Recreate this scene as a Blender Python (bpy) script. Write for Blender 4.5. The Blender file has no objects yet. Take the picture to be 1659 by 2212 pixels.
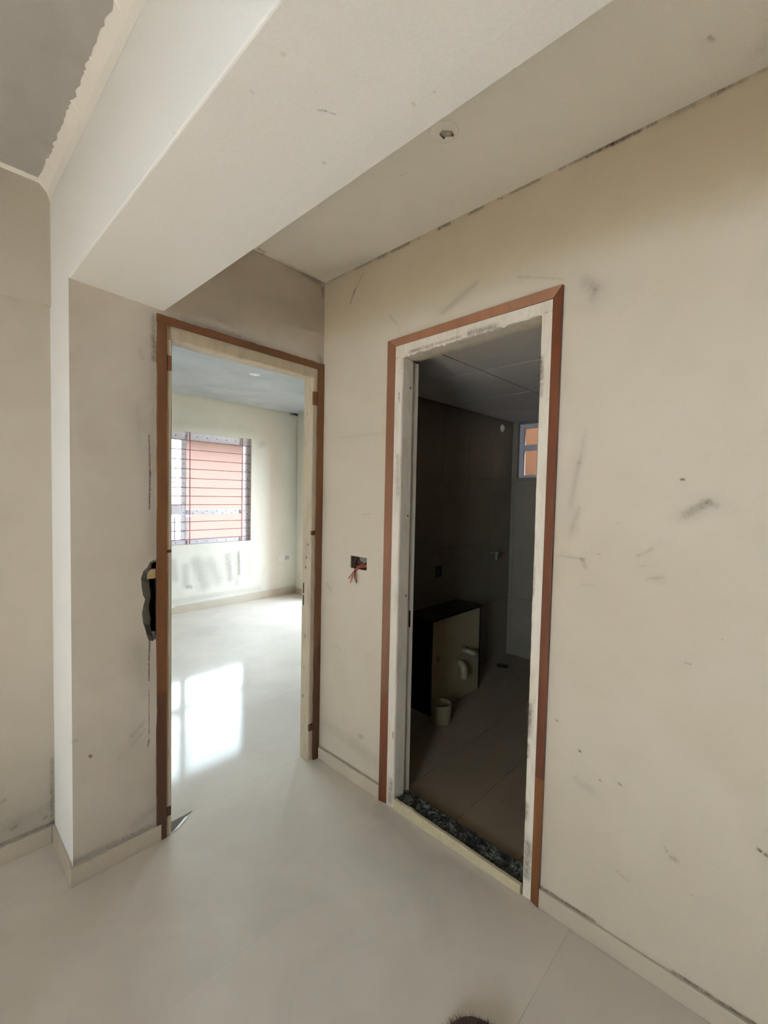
import bpy, bmesh, math, random
from mathutils import Vector, Matrix, noise
from mathutils.geometry import tessellate_polygon

random.seed(7)
scene = bpy.context.scene
COL = scene.collection

# ------------------------------------------------------------------ camera, sky, exposure
F_PX, YAW, PITCH, ROLL = 958.92, 0.8155, 0.0403, 0.0205
CAM_LOC = (-1.5044, -1.8762, 1.4473)
cam_data = bpy.data.cameras.new('camera')
cam = bpy.data.objects.new('camera', cam_data)
COL.objects.link(cam)
scene.camera = cam
cam_data.sensor_fit = 'HORIZONTAL'
cam_data.sensor_width = 36.0
cam_data.lens = F_PX * 36.0 / 1659.0
cam_data.clip_start = 0.02
_f = Vector((math.sin(YAW) * math.cos(PITCH), math.cos(YAW) * math.cos(PITCH), -math.sin(PITCH)))
_r = Vector((math.cos(YAW), -math.sin(YAW), 0))
_u = _r.cross(_f)
_R = math.cos(ROLL) * _r + math.sin(ROLL) * _u
_U = -math.sin(ROLL) * _r + math.cos(ROLL) * _u
cam.matrix_world = Matrix(((_R.x, _U.x, -_f.x, CAM_LOC[0]), (_R.y, _U.y, -_f.y, CAM_LOC[1]),
                           (_R.z, _U.z, -_f.z, CAM_LOC[2]), (0, 0, 0, 1)))

world = bpy.data.worlds.new('overcast_sky')
scene.world = world
world.use_nodes = True
_bg = world.node_tree.nodes['Background']
_bg.inputs['Color'].default_value = (0.74, 0.87, 1.0, 1)
_bg.inputs['Strength'].default_value = 14.0

sun_data = bpy.data.lights.new('sun', 'SUN')
sun_data.energy = 270.0
sun_data.color = (1.0, 0.985, 0.955)
sun_data.angle = math.radians(1.5)
sun = bpy.data.objects.new('sun', sun_data)
COL.objects.link(sun)
_s = Vector((-0.8, -0.6, 0.78)).normalized()            # towards the sun: it only reaches the living-room floor left of the viewer
sun.rotation_euler = _s.to_track_quat('Z', 'Y').to_euler()
sun.location = (-8, -6, 8)

scene.view_settings.view_transform = 'Standard'
scene.view_settings.look = 'None'
scene.view_settings.gamma = 1.0
scene.view_settings.use_curve_mapping = False
scene.view_settings.exposure = 1.10
scene.cycles.max_bounces = 14
scene.cycles.diffuse_bounces = 6
scene.cycles.glossy_bounces = 5
scene.cycles.transparent_max_bounces = 12
scene.cycles.sample_clamp_indirect = 6.0
scene.cycles.caustics_reflective = False
scene.cycles.caustics_refractive = False
scene.cycles.use_denoising = True
scene.cycles.use_adaptive_sampling = True
scene.cycles.adaptive_threshold = 0.05


def portal(name, loc, rot, sx, sy):
    """Sky portal in a wall opening: guides the sampling of the sky, gives no light of its own."""
    d = bpy.data.lights.new(name, 'AREA')
    d.shape = 'RECTANGLE'
    d.size, d.size_y = sx, sy
    d.cycles.is_portal = True
    o = bpy.data.objects.new(name, d)
    o.location, o.rotation_euler = loc, rot
    COL.objects.link(o)


# sky portals: living-room balcony opening, added bedroom side opening, bedroom window
LW_Y0, LW_Y1, LW_Z0, LW_Z1, LW_X = -2.8, -1.9, 0.9, 2.1, -4.3
portal('sky_portal_living', (LW_X - 0.1, (LW_Y0 + LW_Y1) / 2, (LW_Z0 + LW_Z1) / 2), (0, -math.pi / 2, 0), LW_Z1 - LW_Z0, LW_Y1 - LW_Y0)
BL_Y0, BL_Y1, BL_Z1 = 2.15, 2.78, 2.1  # unseen bedroom side opening, added to let in more light
portal('sky_portal_bedroom_added', (2.38, (BL_Y0 + BL_Y1) / 2, BL_Z1 / 2), (0, math.pi / 2, 0), BL_Z1, BL_Y1 - BL_Y0)
portal('sky_portal_bedroom', (0.7, 3.56, 1.465), (-math.pi / 2, 0, 0), 1.72, 1.35)

# ------------------------------------------------------------------ marks seen on the plaster: (end a, end b, half width, strength), metres
MARKS_RIGHT = [
    ((0.0, -0.044, 2.548), (0.0, -0.153, 2.548), 0.0048, 0.25),
    ((0.0, -0.236, 2.548), (0.0, -0.342, 2.548), 0.0068, 0.35),
    ((0.0, -0.393, 2.548), (0.0, -0.436, 2.548), 0.0086, 0.5),
    ((0.0, -0.476, 2.548), (0.0, -0.577, 2.548), 0.0063, 0.5),
    ((0.0, -0.625, 2.548), (0.0, -0.632, 2.548), 0.0059, 0.4),
    ((0.0, -0.738, 2.548), (0.0, -0.788, 2.548), 0.0086, 0.75),
    ((0.0, -0.885, 2.548), (0.0, -0.941, 2.548), 0.0072, 0.55),
    ((0.0, -1.01, 2.548), (0.0, -1.024, 2.548), 0.0051, 0.5),
    ((0.0, -1.059, 2.548), (0.0, -1.167, 2.548), 0.0042, 0.5),
    ((0.0, -1.24, 2.548), (0.0, -1.253, 2.548), 0.0054, 0.6),
    ((0.0, -1.272, 2.548), (0.0, -1.312, 2.548), 0.0046, 0.55),
    ((0.0, -1.324, 2.548), (0.0, -1.4, 2.548), 0.0059, 0.7),
    ((0.0, -1.4, 2.548), (0.0, -1.477, 2.548), 0.0064, 0.75),
    ((0.0, -1.498, 2.548), (0.0, -1.516, 2.548), 0.0055, 0.6),
    ((0.0, -1.552, 2.548), (0.0, -1.607, 2.548), 0.0093, 0.3),
    ((0.0, -1.651, 2.548), (0.0, -1.669, 2.548), 0.0076, 0.4),
    ((0.0, -1.676, 2.548), (0.0, -1.723, 2.548), 0.005, 0.3),
    ((0.0, -1.75, 2.548), (0.0, -1.76, 2.548), 0.0036, 0.3),
    ((-0.0, -0.202, 2.39), (0.0, -0.231, 2.443), 0.0069, 0.45),
    ((0.0, -0.231, 2.443), (0.0, -0.285, 2.501), 0.0079, 0.3),
    ((0.0, -0.465, 2.266), (0.0, -0.517, 2.212), 0.0063, 0.25),
    ((0.0, -0.924, 2.269), (0.0, -0.765, 2.198), 0.0111, 0.18),
    ((0.0, -1.099, 2.237), (0.0, -1.264, 2.178), 0.0048, 0.2),
    ((0.0, -1.33, 2.151), (0.0, -1.367, 2.114), 0.0208, 0.2),
    ((0.0, -1.367, 2.114), (0.0, -1.359, 2.087), 0.0148, 0.12),
    ((0.0, -1.621, 1.506), (0.0, -1.629, 1.506), 0.004, 0.75),
    ((-0.0, -1.637, 1.406), (0.0, -1.685, 1.443), 0.0117, 0.33),
    ((0.0, -1.685, 1.443), (0.0, -1.706, 1.435), 0.0076, 0.2),
    ((0.0, -1.52, 1.277), (0.0, -1.556, 1.3), 0.0056, 0.18),
    ((0.0, -1.529, 1.246), (0.0, -1.539, 1.248), 0.0042, 0.2),
    ((0.0, -1.547, 1.21), (0.0, -1.588, 1.22), 0.0041, 0.2),
    ((0.0, -1.652, 0.984), (0.0, -1.664, 0.983), 0.0033, 0.4),
    ((0.0, -1.295, 0.685), (0.0, -1.296, 0.684), 0.0048, 0.6),
    ((0.0, -1.373, 0.61), (0.0, -1.376, 0.609), 0.0046, 0.85),
    ((0.0, -1.439, 0.541), (0.0, -1.442, 0.541), 0.0045, 0.5),
    ((0.0, -1.495, 0.557), (0.0, -1.502, 0.554), 0.0043, 0.6),
    ((0.0, -1.365, 0.51), (0.0, -1.416, 0.494), 0.0137, 0.14),
    ((0.0, -1.624, 0.425), (0.0, -1.629, 0.416), 0.0041, 0.3),
    ((-0.0, -1.643, 0.405), (0.0, -1.653, 0.402), 0.0094, 0.35),
    ((0.0, -1.83, 0.538), (0.0, -1.836, 0.537), 0.0048, 0.75),
    ((0.0, -1.846, 0.533), (-0.0, -1.852, 0.529), 0.0048, 0.7),
    ((0.0, -1.496, 0.275), (0.0, -1.531, 0.264), 0.0043, 0.2),
    ((0.0, -1.693, 0.325), (0.0, -1.697, 0.326), 0.0053, 0.2),
    ((0.0, -1.336, 1.563), (0.0, -1.313, 1.42), 0.0092, 0.14),
    ((0.0, -1.353, 1.667), (0.0, -1.338, 1.563), 0.0076, 0.12),
    ((0.0, -1.342, 1.414), (0.0, -1.32, 1.345), 0.0077, 0.16),
    ((0.0, -1.277, 1.25), (0.0, -1.364, 1.248), 0.0046, 0.16),
    ((0.0, -1.358, 1.247), (0.0, -1.371, 1.218), 0.0061, 0.18),
    ((0.0, -1.364, 1.165), (0.0, -1.407, 1.167), 0.0045, 0.12),
    ((0.0, -0.322, 1.345), (-0.0, -0.37, 1.351), 0.0045, 0.2),
    ((-0.0, -0.053, 0.962), (0.0, -0.091, 0.936), 0.0123, 0.22),
    ((0.0, -0.018, 1.459), (0.0, -0.033, 1.311), 0.0148, 0.1),
    ((0.0, -0.132, 0.65), (0.0, -0.169, 0.642), 0.0096, 0.12),
    ((0.0, -0.329, 0.245), (0.0, -0.342, 0.246), 0.0138, 0.25),
    ((0.0, -0.047, 0.21), (0.0, -0.465, 0.164), 0.0328, 0.12),
    ((0.0, -0.142, 1.732), (0.0, -0.451, 1.731), 0.0068, 0.1),
    ((0.0, -1.461, 1.372), (0.0, -1.462, 1.371), 0.0029, 0.4),
    ((0.0, -1.403, 1.27), (0.0, -1.412, 1.27), 0.003, 0.35),
    ((0.0, -1.733, 1.073), (-0.0, -1.735, 1.071), 0.0025, 0.3),
    ((0.0, -1.25, 0.07), (0.0, -1.44, 0.07), 0.005, 0.75),  # shadow gap over the skirting, painted in as dark lines from here down
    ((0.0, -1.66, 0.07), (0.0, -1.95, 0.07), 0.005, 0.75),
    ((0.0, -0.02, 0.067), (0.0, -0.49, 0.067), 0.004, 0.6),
]
MARKS_BACK = [
    ((-0.865, 0.0, 1.659), (-0.862, 0.0, 1.515), 0.0029, 0.7),
    ((-0.862, 0.0, 1.515), (-0.864, 0.0, 1.369), 0.0033, 0.85),
    ((-0.864, 0.0, 0.842), (-0.866, 0.0, 0.775), 0.0037, 0.85),
    ((-0.866, 0.0, 0.775), (-0.866, 0.0, 0.681), 0.003, 0.8),
    ((-0.866, 0.0, 0.643), (-0.866, 0.0, 0.476), 0.0022, 0.5),
    ((-0.866, 0.0, 0.472), (-0.866, 0.0, 0.463), 0.0037, 0.5),
    ((-0.866, 0.0, 0.438), (-0.871, 0.0, 0.414), 0.0037, 0.8),
    ((-0.848, 0.0, 2.122), (-0.849, 0.0, 2.03), 0.0109, 0.5),
    ((-0.844, 0.0, 2.014), (-0.848, 0.0, 1.959), 0.0127, 0.6),
    ((-0.85, 0.0, 1.914), (-0.852, 0.0, 1.202), 0.0165, 0.12),
    ((-0.896, 0.0, 1.983), (-0.891, 0.0, 1.949), 0.0107, 0.2),
    ((-0.905, 0.0, 1.761), (-0.902, 0.0, 1.62), 0.0107, 0.1),
    ((-1.07, 0.0, 0.46), (-1.066, 0.0, 0.455), 0.006, 0.7),
    ((-1.122, 0.0, 0.533), (-1.113, 0.0, 0.533), 0.0084, 0.25),
    ((-0.973, 0.0, 0.419), (-0.974, 0.0, 0.405), 0.0054, 0.12),
    ((-0.932, 0.0, 0.479), (-0.883, 0.0, 0.517), 0.0092, 0.2),
    ((-0.932, 0.0, 0.438), (-0.88, 0.0, 0.487), 0.0055, 0.2),
    ((-1.122, 0.0, 0.084), (-0.838, 0.0, 0.073), 0.0143, 0.3),
    ((-0.921, 0.0, 0.118), (-0.843, 0.0, 0.144), 0.0224, 0.2),
    ((-1.078, 0.0, 0.159), (-1.063, 0.0, 0.168), 0.0052, 0.1),
    ((-0.903, 0.0, 0.822), (-0.886, 0.0, 0.631), 0.022, 0.12),
    ((-0.384, -0.0, 2.558), (-0.369, -0.0, 2.556), 0.0107, 0.7),
    ((-0.315, 0.0, 2.558), (-0.037, 0.0, 2.557), 0.0115, 0.2),
    ((-0.14, 0.0, 2.545), (-0.037, 0.0, 2.535), 0.0142, 0.3),
    ((-0.015, -0.0, 2.519), (-0.015, 0.0, 2.477), 0.0073, 0.5),
    ((-0.387, 0.0, 2.353), (-0.034, 0.0, 2.375), 0.041, 0.12),
    ((-0.726, 0.0, 2.147), (-0.384, 0.0, 2.131), 0.0202, 0.25),
    ((-0.03, 0.0, 2.162), (-0.008, 0.0, 2.119), 0.0122, 0.4),
    ((-0.588, 0.0, 2.188), (-0.523, 0.0, 2.187), 0.0203, 0.15),
]
MARKS_LEFT = [
    ((-1.294, 0.3, 0.24), (-1.282, 0.3, 0.245), 0.0071, 0.35),
    ((-1.257, 0.3, 0.12), (-1.249, 0.3, 0.123), 0.009, 0.3),
    ((-1.161, 0.3, 0.109), (-1.153, 0.3, 0.113), 0.0075, 0.3),
    ((-1.296, 0.3, 0.076), (-1.127, 0.3, 0.076), 0.0073, 0.5),
    ((-1.133, 0.3, 0.343), (-1.134, 0.3, 0.071), 0.0076, 0.35),
    ((-1.289, 0.3, 0.137), (-1.138, 0.3, 0.151), 0.0256, 0.12),
    ((-1.124, 0.3, 2.459), (-1.126, 0.3, 2.193), 0.0072, 0.25),
]
MARKS_BEAM = [
    ((-0.98, -1.195, 2.159), (-0.97, -1.204, 2.159), 0.0026, 0.7),
    ((-0.97, -1.204, 2.159), (-0.954, -1.211, 2.159), 0.0017, 0.5),
    ((-1.085, -1.236, 2.159), (-1.082, -1.237, 2.159), 0.0045, 0.25),
    ((-1.083, -1.138, 2.159), (-1.081, -1.137, 2.159), 0.0041, 0.15),
    ((-0.893, -1.099, 2.159), (-0.889, -1.1, 2.159), 0.0049, 0.25),
    ((-0.868, -1.376, 2.159), (-0.866, -1.377, 2.159), 0.0024, 0.35),
    ((-0.874, -1.333, 2.159), (-0.87, -1.333, 2.159), 0.0042, 0.2),
    ((-1.139, -0.94, 2.159), (-1.138, -0.94, 2.159), 0.0028, 0.35),
    ((-0.814, -1.499, 2.159), (-0.812, -1.5, 2.159), 0.0031, 0.15),
    ((-0.91, 0.033, 2.159), (-0.833, 0.042, 2.159), 0.0073, 0.8),
]
MARKS_CEIL = [
    ((-0.184, -1.669, 2.552), (-0.169, -1.672, 2.552), 0.0067, 0.4),
    ((-0.328, -0.817, 2.552), (-0.325, -0.817, 2.552), 0.0048, 0.25),
    ((-0.068, -0.075, 2.552), (-0.022, -0.329, 2.552), 0.0496, 0.14),
    ((-0.064, -1.752, 2.552), (-0.092, -1.769, 2.552), 0.0224, 0.12),
    ((-0.397, -1.052, 2.552), (-0.371, -1.051, 2.552), 0.0097, 0.62),
    ((-0.367, -1.035, 2.552), (-0.361, -1.057, 2.552), 0.0071, 0.5),
    ((-0.404, -0.025, 2.552), (-0.375, -0.016, 2.552), 0.0085, 0.6),
    ((-0.297, -0.013, 2.552), (-0.043, -0.008, 2.552), 0.0092, 0.22),
]
MARKS_BED = [
    ((0.543, 3.4, 0.607), (0.564, 3.4, 0.415), 0.0537, 0.28),
    ((0.691, 3.4, 0.537), (0.702, 3.4, 0.331), 0.0493, 0.25),
    ((0.829, 3.4, 0.578), (0.915, 3.4, 0.303), 0.0898, 0.3),
    ((1.001, 3.4, 0.561), (1.092, 3.4, 0.349), 0.0919, 0.25),
    ((1.225, 3.4, 0.628), (1.258, 3.4, 0.328), 0.053, 0.35),
    ((1.371, 3.4, 0.663), (1.386, 3.4, 0.373), 0.018, 0.4),
    ((1.365, 3.4, 0.616), (1.354, 3.4, 0.256), 0.0479, 0.22),
    ((1.536, 3.4, 0.601), (1.539, 3.4, 0.293), 0.049, 0.15),
    ((0.719, 3.4, 0.296), (0.757, 3.4, 0.291), 0.0276, 0.35),
    ((1.673, 3.4, 2.061), (1.728, 3.4, 2.091), 0.0432, 0.22),
    ((0.554, 3.4, 0.145), (1.678, 3.4, 0.15), 0.0405, 0.18),
    ((0.585, 3.4, 0.075), (2.264, 3.4, 0.094), 0.0179, 0.3),
    ((0.581, 3.4, 2.576), (2.126, 3.4, 2.554), 0.035, 0.15),
    ((2.253, 3.4, 2.455), (2.288, 3.4, 0.131), 0.0199, 0.25),
    ((0.541, 3.4, 2.218), (1.555, 3.4, 2.243), 0.0677, 0.12),
    ((2.165, 3.4, 2.554), (2.364, 3.4, 2.569), 0.0329, 1),
    ((2.286, 3.4, 0.804), (2.295, 3.4, 0.75), 0.0134, 0.6),
]

# ------------------------------------------------------------------ helpers
def prop(o, label=None, cat=None, group=None, kind=None):
    if label: o['label'] = label
    if cat: o['category'] = cat
    if group: o['group'] = group
    if kind: o['kind'] = kind
    return o


def empty(name, loc=(0, 0, 0)):
    o = bpy.data.objects.new(name, None)
    o.location = loc
    o.empty_display_size = 0.05
    COL.objects.link(o)
    return o


def mesh_obj(name, verts, faces, mat, parent=None, smooth=False, bevel=0.0, recalc=True):
    me = bpy.data.meshes.new(name)
    me.from_pydata([tuple(v) for v in verts], [], faces)
    if recalc:
        bm = bmesh.new(); bm.from_mesh(me)
        bmesh.ops.recalc_face_normals(bm, faces=bm.faces)
        bm.to_mesh(me); bm.free()
    me.materials.append(mat)
    if smooth:
        for p in me.polygons: p.use_smooth = True
    o = bpy.data.objects.new(name, me)
    COL.objects.link(o)
    if parent is not None:
        o.parent = parent
        o.matrix_parent_inverse = Matrix.Translation(-Vector(parent.location)) if parent.type == 'EMPTY' else parent.matrix_basis.inverted()
    if bevel:
        m = o.modifiers.new('bevel', 'BEVEL'); m.width = bevel; m.segments = 2; m.limit_method = 'ANGLE'
    return o


CUBE_F = [(0, 1, 2, 3), (7, 6, 5, 4), (0, 4, 5, 1), (1, 5, 6, 2), (2, 6, 7, 3), (3, 7, 4, 0)]


def box_v(x0, x1, y0, y1, z0, z1):
    return [(x0, y0, z0), (x0, y1, z0), (x1, y1, z0), (x1, y0, z0), (x0, y0, z1), (x0, y1, z1), (x1, y1, z1), (x1, y0, z1)]


def box(name, x0, x1, y0, y1, z0, z1, mat, parent=None, bevel=0.0):
    return mesh_obj(name, box_v(x0, x1, y0, y1, z0, z1), CUBE_F, mat, parent, bevel=bevel)


def boxes(name, lst, mat, parent=None, bevel=0.0):
    v, f = [], []
    for b in lst:
        k = len(v); v += box_v(*b); f += [tuple(i + k for i in q) for q in CUBE_F]
    return mesh_obj(name, v, f, mat, parent, bevel=bevel)


def slab(name, axis, front, back, outer, holes, mat, parent=None, pocket=()):
    """A wall: a 2D outline with holes in the plane `axis` = front, given a thickness to `back`.
    `pocket` holes are cut in the front face only. 2D coords: axis 0 -> (y, z), axis 1 -> (x, z), axis 2 -> (x, y)."""
    def P(t, c):
        a, b = t
        return ((c, a, b), (a, c, b), (a, b, c))[axis]
    verts, faces = [], []
    def cap(loops, c):
        k = len(verts)
        flat = [p for l in loops for p in l]
        verts.extend(P(p, c) for p in flat)
        for t in tessellate_polygon([[Vector((p[0], p[1], 0)) for p in l] for l in loops]):
            faces.append(tuple(k + i for i in t))
    cap([outer] + list(holes) + list(pocket), front)
    cap([outer] + list(holes), back)
    for l in [outer] + list(holes):
        k = len(verts); n = len(l)
        verts.extend(P(p, front) for p in l); verts.extend(P(p, back) for p in l)
        for i in range(n):
            j = (i + 1) % n
            faces.append((k + i, k + j, k + n + j, k + n + i))
    o = mesh_obj(name, verts, faces, mat, parent, recalc=False)
    bm = bmesh.new(); bm.from_mesh(o.data)
    bmesh.ops.remove_doubles(bm, verts=bm.verts, dist=1e-5)
    bmesh.ops.recalc_face_normals(bm, faces=bm.faces)
    bm.to_mesh(o.data); bm.free()
    return o


def rect(a0, a1, b0, b1):
    return [(a0, b0), (a1, b0), (a1, b1), (a0, b1)]


def tube(name, pts, r, mat, parent=None, n=10, caps=True, hollow=0.0):
    """Round tube along a polyline (Catmull-Rom smoothed by the caller)."""
    pts = [Vector(p) for p in pts]
    rr = r if isinstance(r, (list, tuple)) else [r] * len(pts)
    verts, faces = [], []
    up = None
    for i, p in enumerate(pts):
        d = (pts[min(i + 1, len(pts) - 1)] - pts[max(i - 1, 0)]).normalized()
        if up is None:
            up = d.orthogonal().normalized()
        up = (up - d * up.dot(d)).normalized()
        s = d.cross(up)
        for k in range(n):
            a = 2 * math.pi * k / n
            verts.append(p + (up * math.cos(a) + s * math.sin(a)) * rr[i])
    for i in range(len(pts) - 1):
        for k in range(n):
            j = (k + 1) % n
            faces.append((i * n + k, i * n + j, (i + 1) * n + j, (i + 1) * n + k))
    if caps:
        faces.append(tuple(range(n))[::-1])
        faces.append(tuple((len(pts) - 1) * n + k for k in range(n)))
    return mesh_obj(name, verts, faces, mat, parent, smooth=True)


def smooth_path(pts, steps=6):
    P = [Vector(p) for p in pts]
    P = [P[0] * 2 - P[1]] + P + [P[-1] * 2 - P[-2]]
    out = []
    for i in range(1, len(P) - 2):
        for s in range(steps):
            t = s / steps
            a, b, c, d = P[i - 1], P[i], P[i + 1], P[i + 2]
            out.append(0.5 * ((2 * b) + (c - a) * t + (2 * a - 5 * b + 4 * c - d) * t * t + (3 * b - a - 3 * c + d) * t ** 3))
    out.append(P[-2])
    return out


def lathe(name, prof, centre, mat, parent=None, n=28, axis=(0, 0, 1)):
    """Surface of revolution: prof = [(radius, height)], turned about `axis` through centre."""
    c = Vector(centre); ax = Vector(axis).normalized()
    u = ax.orthogonal().normalized(); w = ax.cross(u)
    verts, faces = [], []
    for r, h in prof:
        for k in range(n):
            a = 2 * math.pi * k / n
            verts.append(c + ax * h + (u * math.cos(a) + w * math.sin(a)) * r)
    for i in range(len(prof) - 1):
        for k in range(n):
            j = (k + 1) % n
            faces.append((i * n + k, i * n + j, (i + 1) * n + j, (i + 1) * n + k))
    o = mesh_obj(name, verts, faces, mat, parent, smooth=True)
    m = o.modifiers.new('edge', 'EDGE_SPLIT'); m.split_angle = math.radians(40)
    return o


# ------------------------------------------------------------------ materials
def srgb(r, g, b):
    f = lambda c: (c / 255 / 12.92) if c / 255 <= 0.04045 else ((c / 255 + 0.055) / 1.055) ** 2.4
    return (f(r), f(g), f(b), 1.0)


class NT:
    def __init__(self, name):
        self.m = bpy.data.materials.new(name); self.m.use_nodes = True
        self.t = self.m.node_tree; self.b = self.t.nodes['Principled BSDF']
        self.geo = None
    def n(self, kind, **kw):
        nd = self.t.nodes.new(kind)
        for k, v in kw.items(): setattr(nd, k, v)
        return nd
    def pos(self):
        if not self.geo: self.geo = self.n('ShaderNodeNewGeometry')
        return self.geo.outputs['Position']
    def link(self, a, b): self.t.links.new(a, b)
    def noise(self, scale, detail=4, rough=0.55, vec=None, dist=0.0):
        nd = self.n('ShaderNodeTexNoise')
        nd.inputs['Scale'].default_value = scale; nd.inputs['Detail'].default_value = detail
        nd.inputs['Roughness'].default_value = rough; nd.inputs['Distortion'].default_value = dist
        self.link(vec or self.pos(), nd.inputs['Vector'])
        return nd
    def ramp(self, fac, stops):
        nd = self.n('ShaderNodeValToRGB'); e = nd.color_ramp.elements
        while len(e) < len(stops): e.new(0.5)
        for el, (p, c) in zip(e, stops): el.position = p; el.color = c
        self.link(fac, nd.inputs['Fac']); return nd.outputs['Color']
    def mix(self, fac, a, b, blend='MIX'):
        nd = self.n('ShaderNodeMix', data_type='RGBA', blend_type=blend)
        for s, v in ((nd.inputs[0], fac), (nd.inputs[6], a), (nd.inputs[7], b)):
            if hasattr(v, 'links'): self.link(v, s)
            else: s.default_value = v
        return nd.outputs[2]
    def math(self, op, a, b=None, clamp=False):
        nd = self.n('ShaderNodeMath', operation=op, use_clamp=clamp)
        for i, v in enumerate((a, b)):
            if v is None: continue
            if hasattr(v, 'links'): self.link(v, nd.inputs[i])
            else: nd.inputs[i].default_value = v
        return nd.outputs[0]
    def bump(self, h, strength=0.2, dist=0.01):
        nd = self.n('ShaderNodeBump'); nd.inputs['Strength'].default_value = strength; nd.inputs['Distance'].default_value = dist
        self.link(h, nd.inputs['Height']); self.link(nd.outputs[0], self.b.inputs['Normal'])
    def stretch(self, sx, sy, sz):
        nd = self.n('ShaderNodeMapping'); nd.inputs['Scale'].default_value = (sx, sy, sz)
        self.link(self.pos(), nd.inputs['Vector']); return nd.outputs[0]


def stain_shade_mat():
    """Dirt, scratches, cracks and painted shade lines lying on the plaster: ragged soft capsules, strength per mark."""
    nt = NT('plaster_stain_shade')
    at = nt.n('ShaderNodeAttribute', attribute_name='cap')          # (along, across, strength) in units of the half width
    ln = nt.n('ShaderNodeAttribute', attribute_name='caplen')       # half length in the same units
    sep = nt.n('ShaderNodeSeparateXYZ'); nt.link(at.outputs['Vector'], sep.inputs[0])
    nz = nt.noise(70, 4, 0.65)
    sp = nt.n('ShaderNodeSeparateColor'); nt.link(nz.outputs['Color'], sp.inputs[0])
    along = nt.math('ADD', sep.outputs['X'], nt.math('MULTIPLY', nt.math('SUBTRACT', sp.outputs[0], .5), 1.6))
    across = nt.math('ADD', sep.outputs['Y'], nt.math('MULTIPLY', nt.math('SUBTRACT', sp.outputs[1], .5), 1.6))
    u = nt.math('MAXIMUM', nt.math('SUBTRACT', nt.math('ABSOLUTE', along), ln.outputs['Fac']), 0.0)
    d = nt.math('SQRT', nt.math('ADD', nt.math('MULTIPLY', u, u), nt.math('MULTIPLY', across, across)))
    mr = nt.n('ShaderNodeMapRange', interpolation_type='SMOOTHSTEP')
    nt.link(d, mr.inputs['Value']); mr.inputs['From Min'].default_value = 0.0; mr.inputs['From Max'].default_value = 1.5
    mr.inputs['To Min'].default_value = 1.0; mr.inputs['To Max'].default_value = 0.0
    br = nt.ramp(nt.noise(95, 2, 0.7).outputs['Fac'], [(0.32, (.3,) * 3 + (1,)), (0.62, (1, 1, 1, 1))])
    a = nt.math('MULTIPLY', nt.math('MULTIPLY', mr.outputs[0], sep.outputs['Z']), br)
    nt.b.inputs['Base Color'].default_value = srgb(92, 82, 68)
    nt.b.inputs['Roughness'].default_value = 0.9
    nt.b.inputs['Specular IOR Level'].default_value = 0.1
    nt.link(a, nt.b.inputs['Alpha'])
    return nt.m


M_STAIN_SHADE = stain_shade_mat()


def stain_shade_marks(parent, marks, axis, sign, gain=0.85):
    """All the marks of one surface as flat patches lying 0.3 mm on it."""
    v, f, cap, cl = [], [], [], []
    nrm = Vector([sign if k == axis else 0 for k in range(3)])
    for i, (a, b, r, st) in enumerate(marks):
        a, b = Vector(a), Vector(b)
        d = b - a
        L = d.length
        e = d.normalized() if L > 1e-5 else nrm.orthogonal().normalized()
        t = nrm.cross(e)
        m = 2.4 * r
        c = (a + b) / 2 + nrm * (0.0003 + 0.00001 * i)
        k = len(v)
        for sx, sy in ((-1, -1), (1, -1), (1, 1), (-1, 1)):
            v.append(c + e * sx * (L / 2 + m) + t * sy * m)
            cap.append((sx * (L / 2 + m) / r, sy * 2.4, st * gain)); cl.append(L / 2 / r)
        f.append((k, k + 1, k + 2, k + 3))
    o = mesh_obj('stain_shade_marks', v, f, M_STAIN_SHADE, parent, recalc=False)
    at = o.data.attributes.new('cap', 'FLOAT_VECTOR', 'POINT')
    for i, q in enumerate(cap): at.data[i].vector = q
    at = o.data.attributes.new('caplen', 'FLOAT', 'POINT')
    for i, q in enumerate(cl): at.data[i].value = q
    prop(o, kind='stuff')
    return o


def plaster(name, base, alt, patch=0.5, rough=0.7):
    nt = NT(name)
    big = nt.noise(1.3, 3, 0.62, dist=0.6).outputs['Fac']
    mid = nt.noise(6.5, 3, 0.6).outputs['Fac']
    fine = nt.noise(160, 1, 0.6).outputs['Fac']
    c = nt.mix(nt.ramp(big, [(0.35, (0, 0, 0, 1)), (0.68, (patch, patch, patch, 1))]), srgb(*base), srgb(*alt))
    c = nt.mix(nt.ramp(mid, [(0.52, (0, 0, 0, 1)), (0.75, (patch * .5,) * 3 + (1,))]), c, srgb(*alt))
    c = nt.mix(0.06, c, nt.ramp(fine, [(0.3, (.5, .5, .5, 1)), (0.7, (1, 1, 1, 1))]), 'MULTIPLY')
    h = nt.math('ADD', nt.math('MULTIPLY', mid, 0.6), nt.math('MULTIPLY', fine, 0.12))
    nt.link(c, nt.b.inputs['Base Color'])
    nt.b.inputs['Roughness'].default_value = rough
    nt.b.inputs['Specular IOR Level'].default_value = 0.25
    nt.bump(h, 0.35, 0.006)
    return nt.m


def plain(name, col, rough=0.5, metal=0.0, spec=0.5, vary=0.06, scale=30, bump=0.0):
    nt = NT(name)
    f = nt.noise(scale, 4, 0.6).outputs['Fac']
    base = srgb(*col)
    dark = tuple(c * (1 - 2.2 * vary) for c in base[:3]) + (1,)
    nt.link(nt.ramp(f, [(0.3, dark), (0.7, base)]), nt.b.inputs['Base Color'])
    nt.b.inputs['Roughness'].default_value = rough
    nt.b.inputs['Metallic'].default_value = metal
    nt.b.inputs['Specular IOR Level'].default_value = spec
    if bump: nt.bump(f, bump, 0.004)
    return nt.m


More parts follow.
